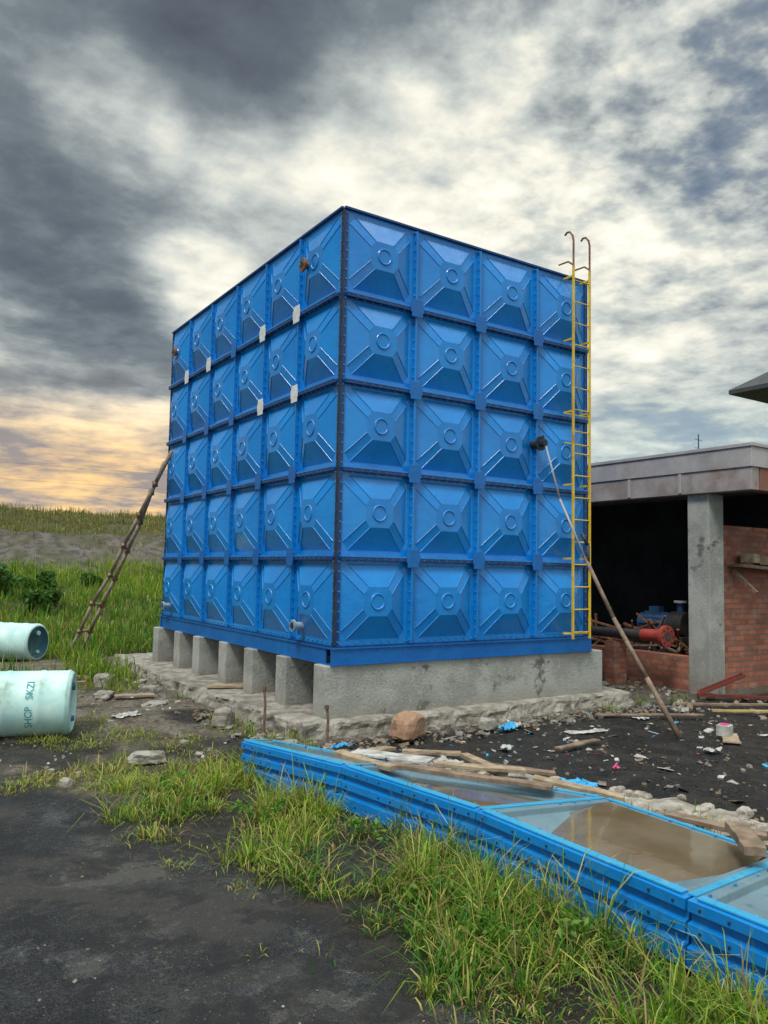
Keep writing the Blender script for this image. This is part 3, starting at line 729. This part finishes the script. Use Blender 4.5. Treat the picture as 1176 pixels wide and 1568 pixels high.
# ------------------------------------------------------------------ shed
se=empty('concrete_shed')
m=MB()
m.box(6.40,14,-1.0,8.2,3.42,3.72,0)
m.box(6.42,6.62,-.98,8.18,3.08,3.418,2);m.box(6.64,13.9,-.98,-.78,3.08,3.418,1);m.box(6.38,14.02,-1.02,8.22,3.721,3.78,0)
for y in(.2,1.2,3.4,5.6): m.box(6.402,6.419,y,y+.06,3.1,3.41,0)
m.build('roof_slab',[M_plaster,mottled('rusty_beam',(.26,.09,.06),(.2,.12,.10),5,.7,.004),mottled('stained_fascia',(.38,.34,.33),(.26,.22,.20),2.5,.8,.006,c3=(.22,.12,.08))],se,.01)
m=MB()
for x,y in((6.5,-.22),(6.5,7.6),(13.5,-.22)): m.box(x,x+.38,y,y+.38,-.1,3.08)
m.build('columns',[M_conc],se,.012)
m=MB()
m.box(6.885,13.49,-.06,.16,-.1,2.62)
m.box(6.56,6.78,.165,7.59,-.1,.52)
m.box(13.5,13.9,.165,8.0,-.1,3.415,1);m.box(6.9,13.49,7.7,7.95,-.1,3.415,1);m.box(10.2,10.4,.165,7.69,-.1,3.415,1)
m.build('brick_walls',[M_brick,M_inshade],se)
m=MB();m.beam((7.2,-.22,1.98),(9.8,-.22,1.86),.22,.05,0);m.obox((7.6,-.22,2.10),(.3,.18,.14),(0,0,.2),1,.1);m.obox((8.1,-.2,2.06),(.28,.2,.14),(0,.1,.5),1,.1)
m.beam((7.3,-.1,1.9),(7.3,-.5,1.55),.05,.05,0);m.build('wall_shelf',[M_wood,M_woodl],se)
m=MB();m.box(6.9,13.4,.3,7.6,-.05,.02);m.build('shed_floor',[M_inshade],se)
m=MB();yo=-.25
m.cyl((6.15,5.2,.78),(6.15,.75+yo,.84),.085,n=24,m=0);m.cyl((6.15,1.0+yo,.84),(6.15,.55+yo,.845),.10,n=24,m=1);m.cyl((6.15,.6+yo,.845),(6.15,.53+yo,.845),.17,n=28,m=1);m.cyl((6.15,.535+yo,.845),(6.15,.525+yo,.845),.075,n=20,m=0)
m.cyl((6.15,2.2,.81),(6.15,2.12,.81),.15,n=24,m=1);m.cyl((6.15,2.1,.81),(6.15,2.02,.81),.15,n=24,m=0)
for i in range(8):
    a=i*math.pi/4;m.cyl((6.15+.13*math.cos(a),.53+yo,.845+.13*math.sin(a)),(6.15+.13*math.cos(a),.50+yo,.845+.13*math.sin(a)),.014,n=6,m=0)
for y in(1.2,3.6): m.box(6.0,6.3,y,y+.2,-.05,.70,2)
m.build('steel_pipe',[M_pipe,M_red,M_brick],smooth=False)
m=MB()
m.cyl((7.6,1.9,.95),(7.6,1.25,.95),.17,n=24,m=0)
for i in range(12):
    a=i*math.pi/6;m.beam((7.6+.18*math.cos(a),1.85,.95+.18*math.sin(a)),(7.6+.18*math.cos(a),1.35,.95+.18*math.sin(a)),.012,.03,0)
m.cyl((7.6,1.25,.95),(7.6,.95,.95),.22,n=24,m=3);m.cyl((7.6,1.1,1.1),(7.6,1.1,1.35),.06,n=16,m=0);m.cyl((7.6,1.1,1.32),(7.6,1.1,1.36),.11,n=20,m=2)
m.box(7.35,7.85,.9,2.0,.02,.74,3);m.obox((7.6,1.6,1.18),(.16,.2,.12),(0,0,0),0)
m.build('water_pump',[mottled('pump_blue',(.03,.09,.2),(.05,.12,.25),8,.5,.002),M_red,M_plate_w,M_pipe],bevel=.004)
m=MB()
for k in range(34):
    m.beam((6.9+random.uniform(0,1),.5+random.uniform(0,2.8),random.uniform(.1,.6)),(6.9+random.uniform(0,1.2),.5+random.uniform(0,3.0),random.uniform(.5,1.15)),random.uniform(.02,.06),.03,random.choice((0,1,0)))
for k in range(20): m.obox((7+random.uniform(0,1.5),.5+random.uniform(0,3.5),random.uniform(.1,.6)),(random.uniform(.1,.4),random.uniform(.1,.4),random.uniform(.1,.3)),(0,random.random(),random.random()*3),random.choice((0,1,3)),.2)
m.build('scrap_pile',[M_rust,M_wood,M_plaster,M_pipe])
m=MB()
m.beam((6.0,-.35,.05),(6.45,-.8,.35),.04,.04);m.beam((6.3,-.15,.05),(6.75,-.6,.35),.04,.04);m.beam((6.0,-.35,.05),(6.3,-.15,.05),.04,.04);m.beam((6.45,-.8,.35),(6.75,-.6,.35),.04,.04);m.beam((6.0,-.35,.05),(6.9,-1.0,.03),.05,.04)
m.build('steel_frame',[mottled('dark_red_steel',(.20,.03,.02),(.12,.03,.02),9,.6)])

# ------------------------------------------------------------------ distant house on the right
he=empty('house')
m=MB();m.box(22.9,32,2.2,7.55,-.1,8.35);m.build('walls',[M_plaster],he)
m=MB()
x0,x1,y0,y1=21.3,33.5,1.0,8.95
m.add([(x0,y0,8.35),(x1,y0,8.35),(x1,y1,8.35),(x0,y1,8.35),(x0,y0,8.5),(x1,y0,8.5),(x1,y1,8.5),(x0,y1,8.5),(x0+3.9,(y0+y1)/2,11.2),(x1-3.9,(y0+y1)/2,11.2)],
 [(3,2,1,0),(0,1,5,4),(1,2,6,5),(2,3,7,6),(3,0,4,7),(4,5,9,8),(5,6,9),(6,7,8,9),(7,4,8)]);m.build('roof',[M_steelroof],he)
m=MB()
for y in(3.0,5.0):
    m.box(22.86,22.93,y,y+1.1,5.4,7.0,0);m.box(22.84,22.87,y+.52,y+.58,5.4,7.0,1);m.box(22.84,22.87,y-.05,y,5.35,7.05,1);m.box(22.84,22.87,y+1.1,y+1.15,5.35,7.05,1)
m.build('windows',[M_black,M_white],he)
m=MB();m.tube([(20,9.3,0),(20,9.3,6.8)],.02);
for z in(6.3,6.6): m.beam((19.8,9.3,z),(20.2,9.3,z),.015,.015)
m.build('tv_antenna',[M_pipe])
m=MB()
for zo,yo in((6.6,0),(6.0,.5)):
    pts=[(-30+i*3.0,26+yo,zo-.9*(1-((i-10)/10)**2)) for i in range(21)];m.tube(pts,.004,5,0)
m.cyl((-30,26,0),(-30,26,7.6),.14,.10,12,1);m.cyl((30,26,0),(30,26,7.6),.14,.10,12,1)
m.build('power_line',[M_pipe,M_wood])

# ------------------------------------------------------------------ sky
SUN_AZ=R(208);SUN_EL=R(58)
sd=Vector((math.cos(SUN_AZ)*math.cos(SUN_EL),math.sin(SUN_AZ)*math.cos(SUN_EL),math.sin(SUN_EL)))
t=NT('World',True);scene.world=t.d
gen=t.n('ShaderNodeTexCoord').outputs['Generated']
nrm=t.n('ShaderNodeVectorMath',operation='NORMALIZE');t.l(gen,nrm.inputs[0]);d=nrm.outputs[0]
sep=t.n('ShaderNodeSeparateXYZ');t.l(d,sep.inputs[0])
def dotv(v):
    x=t.n('ShaderNodeVectorMath',operation='DOT_PRODUCT');t.l(d,x.inputs[0]);x.inputs[1].default_value=v;return x.outputs['Value']
def dirv(az,el): return (math.cos(R(az))*math.cos(R(el)),math.sin(R(az))*math.cos(R(el)),math.sin(R(el)))
def blob(az,el,rad,amp):
    return t.mr(dotv(dirv(az,el)),math.cos(R(rad)),1.0,0,amp)
zc=t.math('ADD',t.math('MAXIMUM',sep.outputs[2],0),.14)
cv=t.n('ShaderNodeCombineXYZ');t.l(t.math('DIVIDE',sep.outputs[0],zc),cv.inputs[0]);t.l(t.math('DIVIDE',sep.outputs[1],zc),cv.inputs[1])
cv.inputs[2].default_value=3.7
pv=cv.outputs[0]
big=t.noise(pv,1.5,8,.55,.10)
fine=t.noise(pv,11,5,.55,.1)
med=t.noise(pv,4.2,7,.58,.1)
strk=t.noise(t.scalevec(d,(2.2,2.2,17)),1.6,6,.6,.3)
right=t.mr(dotv((.835,-.55,0)),-.15,.35)
v=t.math('MULTIPLY',t.math('SUBTRACT',big,.5),t.mr(right,0,1,1.8,.8,'LINEAR'))
high=t.mr(sep.outputs[2],.22,.45,.35,1)
v=t.math('ADD',v,t.math('MULTIPLY',t.math('MULTIPLY',t.math('SUBTRACT',fine,.5),t.mr(right,0,1,.25,1.4,'LINEAR')),high))
v=t.math('ADD',v,t.math('MULTIPLY',t.math('SUBTRACT',med,.5),t.mr(right,0,1,1.2,1.4,'LINEAR')))
v=t.math('ADD',v,t.math('MULTIPLY',t.math('SUBTRACT',strk,.5),t.mr(sep.outputs[2],.30,.10,0,2.0)))
v=t.math('ADD',v,t.mr(right,0,1,.33,.58,'LINEAR'))
for b in [(55,20,20,.45),(71,20,5,.40),(77,29,5.5,.42),(70,28.5,5,.38),(64,29,5,.25),(59,30,7,.22),(42,34,10,.10),(79,8,14,.30),(76,9,7,.2),(80,16,9,-.22),(82,24,6,-.2),(66,36,10,-.22),(80,37,12,-.15),(32,30,7,-.10),(52,40,9,-.2),(38,18,9,.12)]:
    v=t.math('ADD',v,blob(*b))
vr=t.math('MULTIPLY_ADD',v,.72,.20)
col=t.ramp(vr,[(0,(.09,.105,.135)),(.25,(.135,.165,.195)),(.40,(.20,.24,.265)),(.55,(.36,.40,.41)),(.70,(.60,.64,.61)),(.86,(.93,.91,.79)),(1,(1.1,1.07,.95))])
warm=t.math('MULTIPLY',t.mr(dotv(dirv(83,3)),math.cos(R(27)),1),t.mr(sep.outputs[2],.27,.06))
col=t.mix(t.math('MULTIPLY',warm,1.25,None,True),col,t.mix(t.mr(t.math('ADD',v,-.42),0,.6,0,1,'LINEAR'),(.35,.29,.28),(1.35,.84,.31)))
hzn=t.math('MULTIPLY',t.mr(sep.outputs[2],.30,.02),t.mr(right,0,1,.1,.7,'LINEAR'))
col=t.mix(hzn,col,(.64,.80,.77))
# overcast sky, brightened out of view overhead and behind camera to light tank
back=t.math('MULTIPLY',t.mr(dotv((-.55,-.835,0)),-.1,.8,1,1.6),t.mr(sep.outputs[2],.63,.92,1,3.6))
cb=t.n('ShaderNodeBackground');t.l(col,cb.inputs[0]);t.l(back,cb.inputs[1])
sky=t.n('ShaderNodeTexSky',sky_type='NISHITA');sky.sun_disc=False;sky.sun_elevation=SUN_EL;sky.sun_rotation=math.pi/2-SUN_AZ
sb=t.n('ShaderNodeBackground');t.l(sky.outputs[0],sb.inputs[0]);sb.inputs[1].default_value=.11
gap=t.math('MULTIPLY',t.mr(vr,.64,.46),t.mr(right,0,1,.0,.38,'LINEAR'))
gap=t.math('MULTIPLY',gap,t.mr(dotv(dirv(56,24)),math.cos(R(20)),math.cos(R(10)),1,0))
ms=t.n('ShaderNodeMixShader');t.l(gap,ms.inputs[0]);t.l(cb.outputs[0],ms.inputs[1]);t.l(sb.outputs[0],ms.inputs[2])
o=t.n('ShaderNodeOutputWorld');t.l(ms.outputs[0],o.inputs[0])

sl=bpy.data.lights.new('sun','SUN');sl.energy=2.4;sl.angle=R(16);sl.color=(1,.96,.88)
so=link(bpy.data.objects.new('sun',sl));so.rotation_euler=sd.to_track_quat('Z','Y').to_euler();so.location=(-10,-10,20)

# ------------------------------------------------------------------ camera
yaw,pitch,roll=.98958,.0734,.01938
f=Vector((math.cos(yaw)*math.cos(pitch),math.sin(yaw)*math.cos(pitch),math.sin(pitch)))
r=Vector((math.sin(yaw),-math.cos(yaw),0));u=r.cross(f)
r2=r*math.cos(roll)+u*math.sin(roll);u2=-r*math.sin(roll)+u*math.cos(roll)
cd=bpy.data.cameras.new('camera');cd.sensor_fit='HORIZONTAL';cd.sensor_width=36;cd.lens=36*1199.1/1176;cd.clip_end=3000;cd.clip_start=.05
co=link(bpy.data.objects.new('camera',cd))
Mx=Matrix((r2,u2,-f)).transposed().to_4x4();Mx.translation=Vector((-4.348,-7.568,1.803));co.matrix_world=Mx
scene.camera=co
scene.view_settings.view_transform='Standard';scene.view_settings.look='None';scene.view_settings.exposure=0
